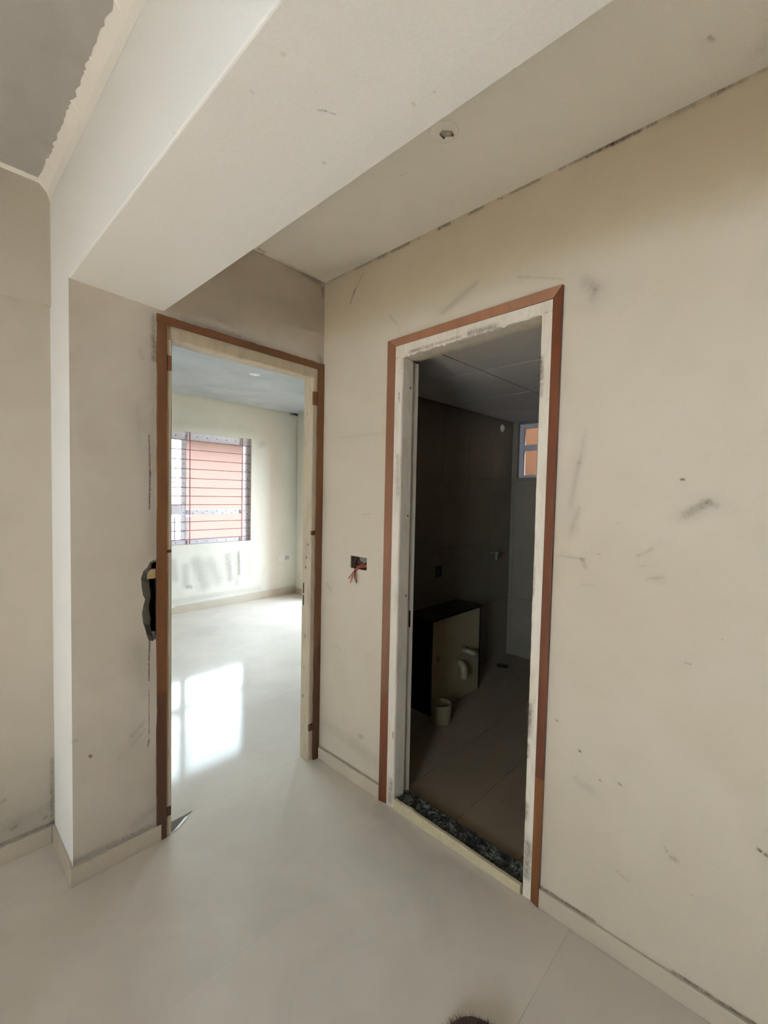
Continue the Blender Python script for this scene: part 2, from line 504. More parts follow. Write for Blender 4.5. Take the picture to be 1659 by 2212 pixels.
WHITE, DIRTY = (204, 193, 175), (187, 174, 150)
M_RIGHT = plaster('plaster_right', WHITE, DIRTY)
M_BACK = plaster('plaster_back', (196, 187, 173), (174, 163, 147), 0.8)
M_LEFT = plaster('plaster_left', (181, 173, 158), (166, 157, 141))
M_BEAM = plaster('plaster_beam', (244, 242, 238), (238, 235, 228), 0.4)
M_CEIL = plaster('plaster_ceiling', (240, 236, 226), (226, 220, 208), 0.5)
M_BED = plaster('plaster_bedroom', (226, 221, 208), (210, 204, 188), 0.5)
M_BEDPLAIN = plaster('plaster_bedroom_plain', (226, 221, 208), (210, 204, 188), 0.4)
M_CONC = plaster('bare_concrete', (142, 140, 138), (116, 113, 109), 0.7, 0.85)
M_BEDCEIL = plaster('skimmed_concrete', (196, 199, 201), (168, 172, 172), 0.9, 0.8)
M_PUTTY = plaster('fresh_putty', (240, 236, 228), (228, 222, 212), 0.6, 0.8)
M_CEMENT = plaster('grey_cement', (138, 134, 124), (96, 92, 84), 0.9, 0.9)
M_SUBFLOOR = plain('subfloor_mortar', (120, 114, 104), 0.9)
M_BLACK = plain('dark_void', (20, 17, 14), 0.9)


def tile_mat(name, col, rough, spec=0.5, vary=0.03, scale=3.0):
    nt = NT(name)
    f = nt.noise(scale, 5, 0.6, dist=0.8).outputs['Fac']
    base = srgb(*col); dark = tuple(c * (1 - vary * 3) for c in base[:3]) + (1,)
    info = nt.n('ShaderNodeObjectInfo')
    c = nt.ramp(f, [(0.35, dark), (0.65, base)])
    tone = nt.ramp(info.outputs['Random'], [(0, (0.96, 0.96, 0.96, 1)), (1, (1, 1, 1, 1))])
    nt.link(nt.mix(1.0, c, tone, 'MULTIPLY'), nt.b.inputs['Base Color'])
    d = nt.noise(14, 5, 0.65).outputs['Fac']
    nt.link(nt.math('ADD', rough, nt.math('MULTIPLY', d, rough * 0.7)), nt.b.inputs['Roughness'])
    nt.b.inputs['Specular IOR Level'].default_value = spec
    return nt.m


M_TILE = tile_mat('vitrified_floor_tile', (213, 205, 193), 0.07, 0.14)
M_SKIRT = tile_mat('skirting_tile', (196, 184, 164), 0.25)
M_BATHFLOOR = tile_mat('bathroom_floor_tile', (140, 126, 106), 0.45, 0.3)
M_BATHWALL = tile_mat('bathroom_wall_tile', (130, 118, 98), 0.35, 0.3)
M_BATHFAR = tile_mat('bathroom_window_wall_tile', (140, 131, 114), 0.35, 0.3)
M_LEDGETILE = tile_mat('ledge_front_tile', (170, 156, 124), 0.4, 0.3)
M_PANEL = tile_mat('ceiling_panel', (226, 222, 220), 0.7, 0.2)
M_GRANITE = plain('black_granite', (12, 11, 10), 0.25, vary=0.2, scale=220)


def wood_mat(name, cols, z_split=None):
    """Brown laminate strip; z_split: (height, colour below) where the film changes."""
    nt = NT(name)
    v = nt.stretch(30, 30, 2.2)
    g = nt.noise(1.0, 6, 0.65, vec=v, dist=0.3).outputs['Fac']
    k = 0.86
    cols = [tuple(v * k for v in q) for q in cols]
    if z_split: z_split = (z_split[0], [tuple(v * k for v in q) for q in z_split[1]])
    c = nt.ramp(g, [(0.3, srgb(*cols[1])), (0.7, srgb(*cols[0]))])
    if z_split:
        sep = nt.n('ShaderNodeSeparateXYZ'); nt.link(nt.pos(), sep.inputs[0])
        low = nt.math('LESS_THAN', sep.outputs['Z'], z_split[0])
        c2 = nt.ramp(g, [(0.3, srgb(*z_split[1][1])), (0.7, srgb(*z_split[1][0]))])
        c = nt.mix(low, c, c2)
    scuff = nt.ramp(nt.noise(9, 6, 0.7).outputs['Fac'], [(0.66, (0, 0, 0, 1)), (0.8, (.25, .25, .25, 1))])
    c = nt.mix(scuff, c, srgb(190, 160, 130))
    nt.link(c, nt.b.inputs['Base Color'])
    nt.b.inputs['Roughness'].default_value = 0.45
    nt.bump(g, 0.08, 0.003)
    return nt.m


M_WOOD_L = wood_mat('brown_laminate_left', ((122, 80, 54), (106, 68, 44)), (0.52, ((116, 60, 30), (98, 48, 24))))
M_WOOD_H = wood_mat('brown_laminate_head', ((140, 96, 68), (124, 82, 56)))
M_WOOD_R = wood_mat('brown_laminate_right', ((104, 54, 28), (84, 42, 20)), (0.46, ((136, 86, 44), (120, 72, 36))))
M_WOOD_B = wood_mat('brown_laminate_bedroom', ((108, 66, 34), (88, 52, 26)), (0.62, ((90, 54, 30), (74, 42, 24))))


def old_paint(name, c0=(226, 216, 200), c1=(186, 170, 144)):
    """White painted timber frame, chipped and smeared."""
    nt = NT(name)
    v = nt.stretch(22, 22, 5)
    a = nt.noise(1.0, 6, 0.7, vec=v, dist=0.5).outputs['Fac']
    b = nt.noise(34, 5, 0.7).outputs['Fac']
    c = nt.mix(nt.ramp(a, [(0.45, (0, 0, 0, 1)), (0.72, (.6, .6, .6, 1))]), srgb(*c0), srgb(*c1))
    c = nt.mix(nt.ramp(b, [(0.66, (0, 0, 0, 1)), (0.71, (.75, .75, .75, 1))]), c, srgb(150, 134, 112))
    nt.link(c, nt.b.inputs['Base Color']); nt.b.inputs['Roughness'].default_value = 0.6
    nt.bump(nt.math('ADD', nt.math('MULTIPLY', a, .5), nt.math('MULTIPLY', b, .5)), 0.5, 0.004)
    return nt.m


M_FRAME = old_paint('old_white_paint')
M_FRAME_BED = old_paint('old_white_paint_bedroom', (188, 174, 150), (150, 134, 110))
JAMB_MARKS = [((-.066, .03, 1.17), (-.066, .03, 1.171), .006, .8), ((-.066, .04, 1.10), (-.066, .04, 1.101), .007, .95),
                        ((-.066, .045, 1.045), (-.066, .045, 1.05), .007, .7), ((-.066, .045, .67), (-.066, .045, .675), .007, .8),
                        ((-.066, .05, .50), (-.066, .05, .505), .005, .6), ((-.066, .055, .34), (-.066, .055, .345), .008, .5), ((-.066, .05, 1.86), (-.066, .05, 1.865), .005, .5),
                        ((-.55, 0, 2.075), (-.5, 0, 2.068), .018, .35), ((-.40, 0, 2.075), (-.2, 0, 2.08), .012, .3)]
M_ALU = plain('grey_window_frame', (226, 220, 226), 0.45, 0.0, 0.4)
M_BAR = plain('red_oxide_bar', (150, 92, 92), 0.6)
M_STEEL = plain('dull_steel', (128, 122, 112), 0.5, 0.4)
M_WHITEPL = plain('white_plastic', (232, 228, 220), 0.35)
M_PIPE = plain('cream_pipe', (158, 148, 118), 0.4)
M_PEACH = plain('peach_render', (98, 73, 65), 0.9, vary=0.03, scale=1.2)
M_PEACHDARK = plain('peach_shaft_render', (176, 138, 112), 0.9, vary=0.03, scale=1.2)
M_FARBLDG = plain('pale_blue_render', (62, 70, 84), 0.9, vary=0.04, scale=0.5)
M_FARGLASS = plain('dark_window', (50, 60, 78), 0.3)
M_GROUND = plain('yard_concrete', (74, 72, 66), 0.9)
M_RED = plain('red_wire', (168, 66, 40), 0.45)
M_BROWNWIRE = plain('brown_wire', (132, 62, 40), 0.45)
M_BLACKWIRE = plain('black_wire', (44, 36, 32), 0.45)
M_BRICK = plain('tan_block', (150, 128, 92), 0.85)
M_SHARD = plain('white_shard', (236, 236, 228), 0.25)
M_FIBRE = plain('dark_brown_fibre', (74, 54, 44), 0.9, vary=0.2, scale=120)


def glass_mat():
    m = bpy.data.materials.new('window_glass'); m.use_nodes = True
    t = m.node_tree; t.nodes.remove(t.nodes['Principled BSDF'])
    tr = t.nodes.new('ShaderNodeBsdfTransparent'); tr.inputs['Color'].default_value = (.94, .96, .95, 1)
    gl = t.nodes.new('ShaderNodeBsdfGlossy'); gl.inputs['Roughness'].default_value = 0.03
    fr = t.nodes.new('ShaderNodeFresnel'); fr.inputs['IOR'].default_value = 1.45
    mx = t.nodes.new('ShaderNodeMixShader')
    t.links.new(fr.outputs[0], mx.inputs[0]); t.links.new(tr.outputs[0], mx.inputs[1]); t.links.new(gl.outputs[0], mx.inputs[2])
    t.links.new(mx.outputs[0], t.nodes['Material Output'].inputs['Surface'])
    return m


M_GLASS = glass_mat()


def grit_mat():
    nt = NT('gritty_mortar')
    v = nt.n('ShaderNodeTexVoronoi'); v.inputs['Scale'].default_value = 130; nt.link(nt.pos(), v.inputs['Vector'])
    a = nt.noise(16, 5, 0.7).outputs['Fac']; b = nt.noise(240, 3, 0.7).outputs['Fac']
    c = nt.mix(nt.ramp(a, [(0.42, (0, 0, 0, 1)), (0.6, (1, 1, 1, 1))]), srgb(126, 134, 122), srgb(30, 27, 23))
    c = nt.mix(nt.ramp(b, [(0.55, (0, 0, 0, 1)), (0.7, (.8, .8, .8, 1))]), c, srgb(176, 176, 162))
    nt.link(c, nt.b.inputs['Base Color']); nt.b.inputs['Roughness'].default_value = 0.9
    nt.bump(nt.math('ADD', v.outputs['Distance'], b), 0.8, 0.01)
    return nt.m


M_GRIT = grit_mat()

# ------------------------------------------------------------------ main dimensions (metres)
X1, XB, D = -1.1245, -0.8072, 0.3007        # pilaster edge, beam edge, depth of the recess
ZC, ZG, ZB, ZS = 2.552, 2.61, 2.159, 2.151  # hall ceiling, bare ceiling, beam soffit, step on recess wall
BY, BX, BZ = 3.40, 2.27, 2.56               # bedroom far wall, right wall, ceiling
TX, TY, TZ = 2.244, 0.064, 2.118            # bathroom far wall, side wall, ceiling
YF = -7.0                                   # wall behind the camera


def structure(o, label, cat):
    return prop(o, label, cat, kind='structure')


# ------------------------------------------------------------------ floor with its tiles
floor = structure(box('floor', LW_X - 0.2, BX + 0.3, YF - 0.2, BY + 0.3, -0.2, -0.009, M_SUBFLOOR), 'glossy cream tiled floor running from hall into bedroom', 'floor')
TW, TD, GAP = 1.62, 0.715, 0.00025


def tile_grid(parent, name, xs, ys, ztop, th, mat, gap, clip):
    """Separate tiles between the joint lines, clipped to the room rectangle."""
    cx0, cx1, cy0, cy1 = clip
    cache = {}
    for i in range(len(xs) - 1):
        for j in range(len(ys) - 1):
            a0, a1 = max(xs[i], cx0), min(xs[i + 1], cx1)
            b0, b1 = max(ys[j], cy0), min(ys[j + 1], cy1)
            if a1 - a0 < 0.01 or b1 - b0 < 0.01: continue
            key = (round(a1 - a0, 3), round(b1 - b0, 3))
            if key not in cache:
                hx, hy = (a1 - a0) / 2 - gap, (b1 - b0) / 2 - gap
                o = mesh_obj(name, box_v(-hx, hx, -hy, hy, -th, 0), CUBE_F, mat)
                cache[key] = o.data
            else:
                o = bpy.data.objects.new(name, cache[key]); COL.objects.link(o)
            o.parent = parent
            o.location = ((a0 + a1) / 2, (b0 + b1) / 2, ztop)


yl = [0.062 + TD * k for k in range(-11, 6)]
xl = [-0.02 + TW * k for k in range(-5, 4)]
tile_grid(floor, 'floor_tile', xl, [y for y in yl if y < 0.1], 0, 0.009, M_TILE, GAP, (LW_X, 0.0, YF, 0.062))
tile_grid(floor, 'floor_tile', xl, [y for y in yl if y > 0.0] , 0, 0.009, M_TILE, GAP, (-1.0, BX, 0.062, BY))
box('floor_strip', LW_X, -1.0, 0.0626, D, -0.009, 0, M_TILE, floor)
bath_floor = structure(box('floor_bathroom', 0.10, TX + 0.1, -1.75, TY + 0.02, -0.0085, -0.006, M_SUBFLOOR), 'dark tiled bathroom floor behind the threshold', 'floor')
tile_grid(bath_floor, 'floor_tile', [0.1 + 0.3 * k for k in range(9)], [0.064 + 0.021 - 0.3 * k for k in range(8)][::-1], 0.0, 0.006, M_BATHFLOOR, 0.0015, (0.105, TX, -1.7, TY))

# ------------------------------------------------------------------ walls
SB = (-0.352, -0.236, 1.074, 1.136)         # flush electrical box in the right wall: y0 y1 z0 z1
structure(slab('wall_right', 0, 0.0, 0.12, rect(YF - .1, 0.10, -0.02, 2.75),
          [rect(-1.232, -0.510, -0.05 + 0.03, 2.118), rect(*SB)], M_RIGHT), 'off-white scuffed plaster wall holding the dark bathroom doorway', 'wall')
# damaged plaster beside the bedroom door: a ragged pocket in the wall face
HOLE = [(-.846, 1.166), (-.862, 1.158), (-.872, 1.138), (-.886, 1.126), (-.895, 1.098), (-.893, 1.062), (-.888, 1.030), (-.880, 1.012), (-.886, .990),
        (-.892, .960), (-.888, .920), (-.880, .893), (-.874, .866), (-.868, .846), (-.852, .838), (-.846, .842)]
HOLE = HOLE + [(-.818, .842), (-.818, 1.166)]
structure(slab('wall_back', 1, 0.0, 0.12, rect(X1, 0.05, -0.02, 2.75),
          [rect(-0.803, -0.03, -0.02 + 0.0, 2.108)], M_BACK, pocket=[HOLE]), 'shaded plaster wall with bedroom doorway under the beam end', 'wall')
_wb = bpy.data.objects['wall_back'].data
_wb.materials.append(M_BEAM)                          # end face gets the beam's white: its stronger light is painted in
for _p in _wb.polygons:
    if _p.center.x < X1 + .001: _p.material_index = 1


def hole_lining():
    """Chipped grey cement sides sloping in to a dark back, inside the pocket."""
    n = len(HOLE); cx = -.835
    ins = []
    for (x, z) in HOLE:
        k = 0.42 + 0.12 * noise.noise(Vector((x * 60, z * 40, 1)))
        ins.append((cx + (x - cx) * k, 1.0 + (z - 1.0) * 0.93))
    v = [(x, 0.0, z) for x, z in HOLE] + [(x, 0.018 + .006 * noise.noise(Vector((x * 80, z * 60, 0))), z) for x, z in ins] + [(x, 0.07, z) for x, z in ins]
    f = [(i, (i + 1) % n, n + (i + 1) % n, n + i) for i in range(n)]
    g = [(n + i, n + (i + 1) % n, 2 * n + (i + 1) % n, 2 * n + i) for i in range(n)] + [tuple(range(2 * n, 3 * n))]
    w = bpy.data.objects['wall_back']
    mesh_obj('chipped_edge', v, f, M_CEMENT, w)
    mesh_obj('plaster_cavity', v, g, M_BLACK, w)
    box('frame_block', -.868, -.835, 0.012, 0.05, 1.088, 1.128, M_BRICK, w, 0.003)
    box('frame_block', -.858, -.835, 0.016, 0.05, 0.845, 0.872, M_CEMENT, w, 0.004)


hole_lining()
stain_shade_marks(bpy.data.objects['wall_right'], [((a[0], a[1], ZC - .006), (b[0], b[1], ZC - .006), r * 1.15, min(1, t * 1.1)) if a[2] > 2.54 and b[2] > 2.54 else (a, b, r, t) for a, b, r, t in MARKS_RIGHT], 0, -1)
stain_shade_marks(bpy.data.objects['wall_back'], MARKS_BACK, 1, -1)
structure(box('wall_pilaster', X1, -1.0, 0.12, D + 0.2, -0.02, 2.75, M_BEAM), 'bright end face of the back wall beside the recess', 'wall')  # whiter plaster colour stands in for the light on this end
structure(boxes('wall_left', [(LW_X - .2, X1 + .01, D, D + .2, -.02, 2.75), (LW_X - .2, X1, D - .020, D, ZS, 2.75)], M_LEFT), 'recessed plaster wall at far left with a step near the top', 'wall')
stain_shade_marks(bpy.data.objects['wall_left'], [((a[0], D, a[2]), (b[0], D, b[2]), r, t) for a, b, r, t in MARKS_LEFT if a[2] < 2.1], 1, -1)
structure(box('wall_front', LW_X - .2, 0.15, YF - .2, YF, -.02, 2.75, M_LEFT), 'plain plaster wall behind the viewer', 'wall')
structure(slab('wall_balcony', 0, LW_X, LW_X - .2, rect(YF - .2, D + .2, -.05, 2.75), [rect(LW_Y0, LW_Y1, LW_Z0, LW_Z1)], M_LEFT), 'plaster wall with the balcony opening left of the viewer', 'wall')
# bedroom
WX0, WX1, WZ0, WZ1 = -0.15, 1.545, 0.802, 2.132
bed_far = structure(slab('wall_bedroom_far', 1, BY, BY + .2, rect(-1.12, BX + .2, -.02, 2.75), [rect(WX0, WX1, WZ0, WZ1)], M_BED), 'bedroom wall with the barred window and grey streaks below', 'wall')
structure(slab('wall_bedroom_right', 0, BX, BX + .15, rect(0.1, BY + .2, -.02, 2.75), [rect(BL_Y0, BL_Y1, 0.1, BL_Z1)], M_BEDPLAIN), 'bedroom side wall seen as a sliver behind the jamb', 'wall')
structure(box('wall_bedroom_left', -1.12, -1.0, D + .15, BY + .2, -.02, 2.75, M_BEDPLAIN), 'bedroom side wall hidden behind the left jamb', 'wall')
# bathroom
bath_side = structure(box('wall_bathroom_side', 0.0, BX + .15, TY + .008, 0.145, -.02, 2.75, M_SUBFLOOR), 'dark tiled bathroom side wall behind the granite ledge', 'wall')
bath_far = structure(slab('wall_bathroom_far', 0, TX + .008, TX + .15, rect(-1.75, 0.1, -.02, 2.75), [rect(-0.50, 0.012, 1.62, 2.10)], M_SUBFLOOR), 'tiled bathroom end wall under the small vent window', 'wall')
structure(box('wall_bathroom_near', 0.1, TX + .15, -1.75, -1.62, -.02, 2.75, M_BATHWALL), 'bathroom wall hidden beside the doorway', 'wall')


def wall_tiles(parent, axis, c, a0, a1, rows, width, mat, skip=None):
    """Tiles standing on a wall; axis 1: wall y = c facing -y, axis 0: wall x = c facing -x."""
    k = 0
    for r in range(len(rows) - 1):
        a = a0
        while a < a1 - 0.01:
            b = min(a + width, a1)
            z0, z1 = rows[r], rows[r + 1]
            if not (skip and skip(a, b, z0, z1)):
                g = 0.0012
                if axis == 1: box('wall_tile', a + g, b - g, c, c + .008, z0 + g, z1 - g, mat, parent)
                else: box('wall_tile', c, c + .008, a + g, b - g, z0 + g, z1 - g, mat, parent)
            a = b


ROWS = [0.0, 0.525, 1.057, 1.59, 2.118]
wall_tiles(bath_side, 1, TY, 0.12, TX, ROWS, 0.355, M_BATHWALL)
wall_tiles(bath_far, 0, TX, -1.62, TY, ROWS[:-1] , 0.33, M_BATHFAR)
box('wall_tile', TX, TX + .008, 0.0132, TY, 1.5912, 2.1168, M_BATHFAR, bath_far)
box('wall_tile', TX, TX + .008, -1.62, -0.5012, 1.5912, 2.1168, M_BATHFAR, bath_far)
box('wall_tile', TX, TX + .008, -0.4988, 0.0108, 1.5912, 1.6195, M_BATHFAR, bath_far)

# ------------------------------------------------------------------ ceilings and beam
structure(box('ceiling', LW_X - .2, X1 + .02, YF - .2, D + .2, ZG, ZG + .15, M_CONC), 'bare grey concrete ceiling at upper left', 'ceiling')
structure(box('ceiling_hall', XB - .02, 0.15, YF - .2, 0.1, ZC, ZC + .2, M_CEIL), 'plastered hall ceiling with cracked joint along the wall', 'ceiling')
structure(box('ceiling_bedroom', -1.12, BX + .15, 0.1, BY + .2, BZ, BZ + .2, M_BEDCEIL), 'patchy grey bedroom ceiling seen through the doorway', 'ceiling')
def beam_ring(y, dl, dr):
    return [(X1, y, 2.76), (X1, y, ZB + dl + .005), (X1 + .001, y, ZB + dl + .002), (X1 + .002, y, ZB + dl + .001), (X1 + .005, y, ZB + dl),
            (XB - .003, y, ZB + dr), (XB, y, ZB + dr + .003), (XB, y, 2.76)]
_bv = beam_ring(YF - .2, .004, 0.0) + beam_ring(0.0002, .012, -.004)
beam = structure(mesh_obj('ceiling_beam', _bv, [tuple(range(8)), tuple(range(8, 16))] + [(k, (k + 1) % 8, 8 + (k + 1) % 8, 8 + k) for k in range(8)], M_BEAM),
                 'broad white beam running overhead to the bedroom doorway', 'beam')

stain_shade_marks(bed_far, MARKS_BED, 1, -1)
stain_shade_marks(bpy.data.objects['ceiling_hall'], MARKS_CEIL, 2, -1)
stain_shade_marks(beam, [((a[0], a[1], ZB - .006), (b[0], b[1], ZB - .006), r, t) for a, b, r, t in MARKS_BEAM], 2, -1)


def ragged_edge():
    """Rough putty fillet along the beam where it meets the bare ceiling: straight below, torn above."""
    v, f = [], []
    n = 420
    for i in range(n + 1):
        y = D - 0.001 - 4.0 * i / n
        q = noise.noise(Vector((y * 9, 2.0, 0))) * .5 + noise.noise(Vector((y * 34, 5.0, 0))) * .5 + noise.noise(Vector((y * 110, 9.0, 0))) * .3
        w = 0.032 + 0.013 * q
        end = max(0.0, 1 - (D - y) / 0.10)
        lo = 2.552 - 0.012 * end + 0.003 * noise.noise(Vector((y * 20, 0, 3)))
        w += 0.012 * end
        v += [(X1 - 0.0005, y, lo), (X1 - 0.010 - .004 * q, y, (lo + ZG) / 2 - 0.002), (X1 - w, y, ZG - 0.004), (X1 - w - .002, y, ZG + .001), (X1 + .004, y, ZG + .001)]
    for i in range(n):
        for k in range(4):
            f.append((i * 5 + k, i * 5 + k + 1, i * 5 + 6 + k, i * 5 + 5 + k))
    o = mesh_obj('trim_1', v, f, M_PUTTY, smooth=False)
    structure(o, 'torn white putty edge between beam and grey ceiling', 'trim')
    # thin putty line where the recess wall meets the bare ceiling
    v, f = [], []
    n = 160
    for i in range(n + 1):
        x = X1 - 0.02 - 2.6 * i / n
        w = 0.014 + 0.006 * noise.noise(Vector((x * 30, 1, 0)))
        v += [(x, D - .0205, ZG - .012), (x, D - .0205 - w, ZG - .003), (x, D - .0205 - w, ZG + .001)]
    for i in range(n):
        f += [(i * 3, i * 3 + 1, i * 3 + 4, i * 3 + 3), (i * 3 + 1, i * 3 + 2, i * 3 + 5, i * 3 + 4)]
    structure(mesh_obj('trim_2', v, f, M_PUTTY), 'thin pale putty line on top of the recess wall', 'trim')


ragged_edge()

bath_ceiling = structure(box('ceiling_bathroom', 0.1, TX + .15, -1.75, 0.1, TZ + .02, TZ + .12, M_BLACK), 'grey panelled bathroom ceiling with dark joints', 'ceiling')
tile_grid(bath_ceiling, 'ceiling_panel', [0.121, 0.60, 1.20, 1.80, TX], [-1.62, -1.198, -0.598, 0.002, TY], TZ + .003, 0.003, M_PANEL, 0.004, (0.121, TX, -1.62, TY))

# ------------------------------------------------------------------ skirting
def skirt(name, b, label):
    structure(box(name, *b, M_SKIRT, bevel=0.002), label, 'skirting')
skirt('baseboard_right', (-0.011, 0, -0.496, -0.012, 0.0, .063), 'cream skirting between the two doorways')
skirt('baseboard_front', (-0.011, 0, YF, -1.247, 0.0, .066), 'cream skirting right of the bathroom doorway')
skirt('baseboard_back', (X1 - .011, -0.822, -0.011, 0, 0.0, .068), 'cream skirting left of the bedroom doorway')
skirt('baseboard_pilaster', (X1 - .011, X1, 0.0005, D, 0.0, .068), 'cream skirting wrapping the bright pilaster side')
skirt('baseboard_left', (LW_X, X1 - .0115, D - .011, D, 0.0, .066), 'cream skirting along the recessed left wall')
skirt('baseboard_bedroom', (-1.0, BX, BY - .011, BY, 0.0, .075), 'cream skirting under the bedroom window')
skirt('baseboard_corner', (BX - .011, BX, BL_Y1, BY - .0115, 0.0, .075), 'cream skirting on the bedroom side wall')

# ------------------------------------------------------------------ bathroom door frame (door_1)
d1 = structure(empty('door_1', (0, -0.87, 0)), 'bathroom door frame with mitred brown casing and chipped white jambs', 'door frame')


def strip(name, quad, t_out, t_in, mat, parent):
    """Casing strip on the right wall: quad = outer a, outer b, inner b, inner a in (y, z); thicker at the outer edge."""
    v = [(-t, y, z) for (y, z), t in zip(quad, (t_out, t_out, t_in, t_in))] + [(0.0, y, z) for y, z in quad]
    return mesh_obj(name, v, [(0, 1, 2, 3), (4, 5, 6, 7), (0, 1, 5, 4), (1, 2, 6, 5), (2, 3, 7, 6), (3, 0, 4, 7)], mat, parent, bevel=0.001)


TLo, TRo, TLi, TRi = (-.476, 2.140), (-1.267, 2.156), (-.517, 2.110), (-1.232, 2.122)
strip('casing', [(-.476, 0.0), TLo, TLi, (-.517, 0.0)], .016, .007, M_WOOD_L, d1)
strip('casing', [TLo, TRo, TRi, TLi], .016, .007, M_WOOD_H, d1)
strip('casing', [TRo, (-1.258, 0.0), (-1.226, 0.0), TRi], .016, .007, M_WOOD_R, d1)


def rough_jamb(name, mk, n, mat, parent, amp=0.003):
    """A jamb bar built of many sections so its front arris can be chipped."""
    v, f = [], []
    for i in range(n + 1):
        ring = mk(i / n, noise.noise(Vector((i * .37, len(name), 0))) * amp + noise.noise(Vector((i * .09, 3, len(name)))) * amp)
        m = len(ring); v += ring
        if i:
            for k in range(m):
                j = (k + 1) % m
                f.append(((i - 1) * m + k, (i - 1) * m + j, i * m + j, i * m + k))
    m = len(ring)
    f += [tuple(range(m)), tuple(n * m + k for k in range(m))]
    return mesh_obj(name, v, f, mat, parent)


def jl(t, q):
    z = 2.054 * t; yi = -.560
    return [(-.005, -.512, z), (-.005, yi + .004 + q, z), (-.001 + abs(q), yi + .001, z), (.004, yi, z), (.068, yi, z), (.070, yi + .012, z), (.122, yi + .012, z), (.122, -.512, z)]
def jr(t, q):
    z = 2.078 * t; yi = -1.192
    return [(-.005, -1.231, z), (-.005, yi - .004 + q, z), (-.001 + abs(q), yi - .001, z), (.004, yi, z), (.068, yi, z), (.070, yi - .012, z), (.122, yi - .012, z), (.122, -1.231, z)]
def jh(t, q):
    y = -.512 - .719 * t; zb = 2.055 + .024 * t; zt = 2.110 + .010 * t
    return [(-.005, y, zt), (-.005, y, zb + .004 + 2 * q), (-.001 + abs(q), y, zb + .001), (.006, y, zb), (.068, y, zb), (.070, y, zb + .012), (.122, y, zb + .012), (.122, y, zt)]
rough_jamb('jamb', jl, 120, M_FRAME, d1)
rough_jamb('jamb', jr, 120, M_FRAME, d1, 0.0025)
rough_jamb('head_jamb', jh, 110, M_FRAME, d1, 0.009)
stain_shade_marks(bpy.data.objects['jamb.001'], [((-.005, -1.197, .70), (-.005, -1.199, .60), .013, .6), ((-.005, -1.196, .56), (-.005, -1.197, .52), .010, .5), ((-.005, -1.20, .34), (-.005, -1.198, .29), .010, .5),
        ((-.005, -1.21, .20), (-.005, -1.206, .08), .016, .55), ((-.005, -1.197, 1.93), (-.005, -1.200, 1.86), .009, .7), ((-.005, -1.203, 1.84), (-.005, -1.201, 1.80), .007, .5), ((-.005, -1.198, 1.2), (-.005, -1.197, 1.1), .006, .4)], 0, -1)
stain_shade_marks(bpy.data.objects['jamb'], [((-.005, -.545, .12), (-.005, -.54, .02), .016, .5), ((-.005, -.542, 1.90), (-.005, -.545, 1.86), .006, .6), ((-.005, -.54, 1.62), (-.005, -.55, 1.45), .012, .3), ((-.005, -.55, .35), (-.005, -.552, .33), .006, .6)], 0, -1)
stain_shade_marks(bpy.data.objects['head_jamb'], [((-.005, -.60, 2.070), (-.005, -.72, 2.074), .008, .55), ((-.005, -.90, 2.08), (-.005, -1.02, 2.082), .012, .6), ((-.005, -.74, 2.075), (-.005, -.86, 2.078), .006, .4)], 0, -1)
# hinge screws left on the left jamb
for z in (1.93, 1.35, 0.98):
    lathe('screw_hole', [(0, .0012), (.005, .0012), (.0055, 0)], (.052, -.560, z), M_STEEL, d1, 10, (0, -1, 0))
box('hinge_recess', .092, .104, -.5485, -.547, .82, .90, M_BLACK, d1)
# threshold: pale strip with mortar bed and grit behind it


def threshold():
    n = 60
    v, f = [], []
    for i in range(n + 1):
        t = i / n; y = -.566 - .622 * t
        top = .048 - .014 * t + .0016 * noise.noise(Vector((i * .6, 0, 0)))
        if 8 <= i <= 11: top += .006 * (1 - abs(i - 9.5) / 2)
        v += [(-.012, y, 0.0), (-.012, y, top - .003), (-.009, y, top), (.004, y, top), (.006, y, 0.0)]
    for i in range(n):
        for k in range(5):
            j = (k + 1) % 5
            f.append((i * 5 + k, i * 5 + j, i * 5 + 5 + j, i * 5 + 5 + k))
    f += [tuple(range(5)), tuple(n * 5 + k for k in range(5))]
    mesh_obj('threshold_strip', v, f, plain('cream_stone', (206, 194, 160), 0.55, vary=.08, scale=40), d1)
    nx, ny = 26, 130
    v, f = [], []
    for j in range(ny + 1):
        for i in range(nx + 1):
            x = .004 + .118 * i / nx; y = -.548 - .656 * j / ny
            h = noise.noise(Vector((x * 40, y * 40, 0))) * .006 + noise.noise(Vector((x * 130, y * 130, 4))) * .004
            z = .034 - .012 * (j / ny) + h
            if i > nx - 6: z -= .022 * (i - nx + 6) / 6
            v.append((x, y, max(z, .001)))
    for j in range(ny):
        for i in range(nx):
            a = j * (nx + 1) + i; f.append((a, a + 1, a + nx + 2, a + nx + 1))
    mesh_obj('mortar_bed', v, f, M_GRIT, d1)
    rnd = random.Random(3)
    v, f = [], []
    for k in range(220):
        t = rnd.random() if k % 3 else rnd.uniform(.25, .7)
        y = -.57 - .60 * t; x = rnd.triangular(.012, .10, .07); s = rnd.uniform(.0025, .0085)
        z = .034 - .012 * t + s * .4
        b = len(v)
        for dx, dy, dz in ((1, 0, 0), (-1, 0, 0), (0, 1, 0), (0, -1, 0), (0, 0, 1), (0, 0, -1)):
            v.append((x + dx * s * rnd.uniform(.6, 1.3), y + dy * s * rnd.uniform(.6, 1.3), z + dz * s * rnd.uniform(.5, 1)))
        for q in ((0, 2, 4), (2, 1, 4), (1, 3, 4), (3, 0, 4), (2, 0, 5), (1, 2, 5), (3, 1, 5), (0, 3, 5)): f.append(tuple(b + i for i in q))
    prop(mesh_obj('grit', v, f, plain('black_grit', (34, 30, 26), 0.85, vary=.3, scale=200), d1), kind='stuff')


threshold()

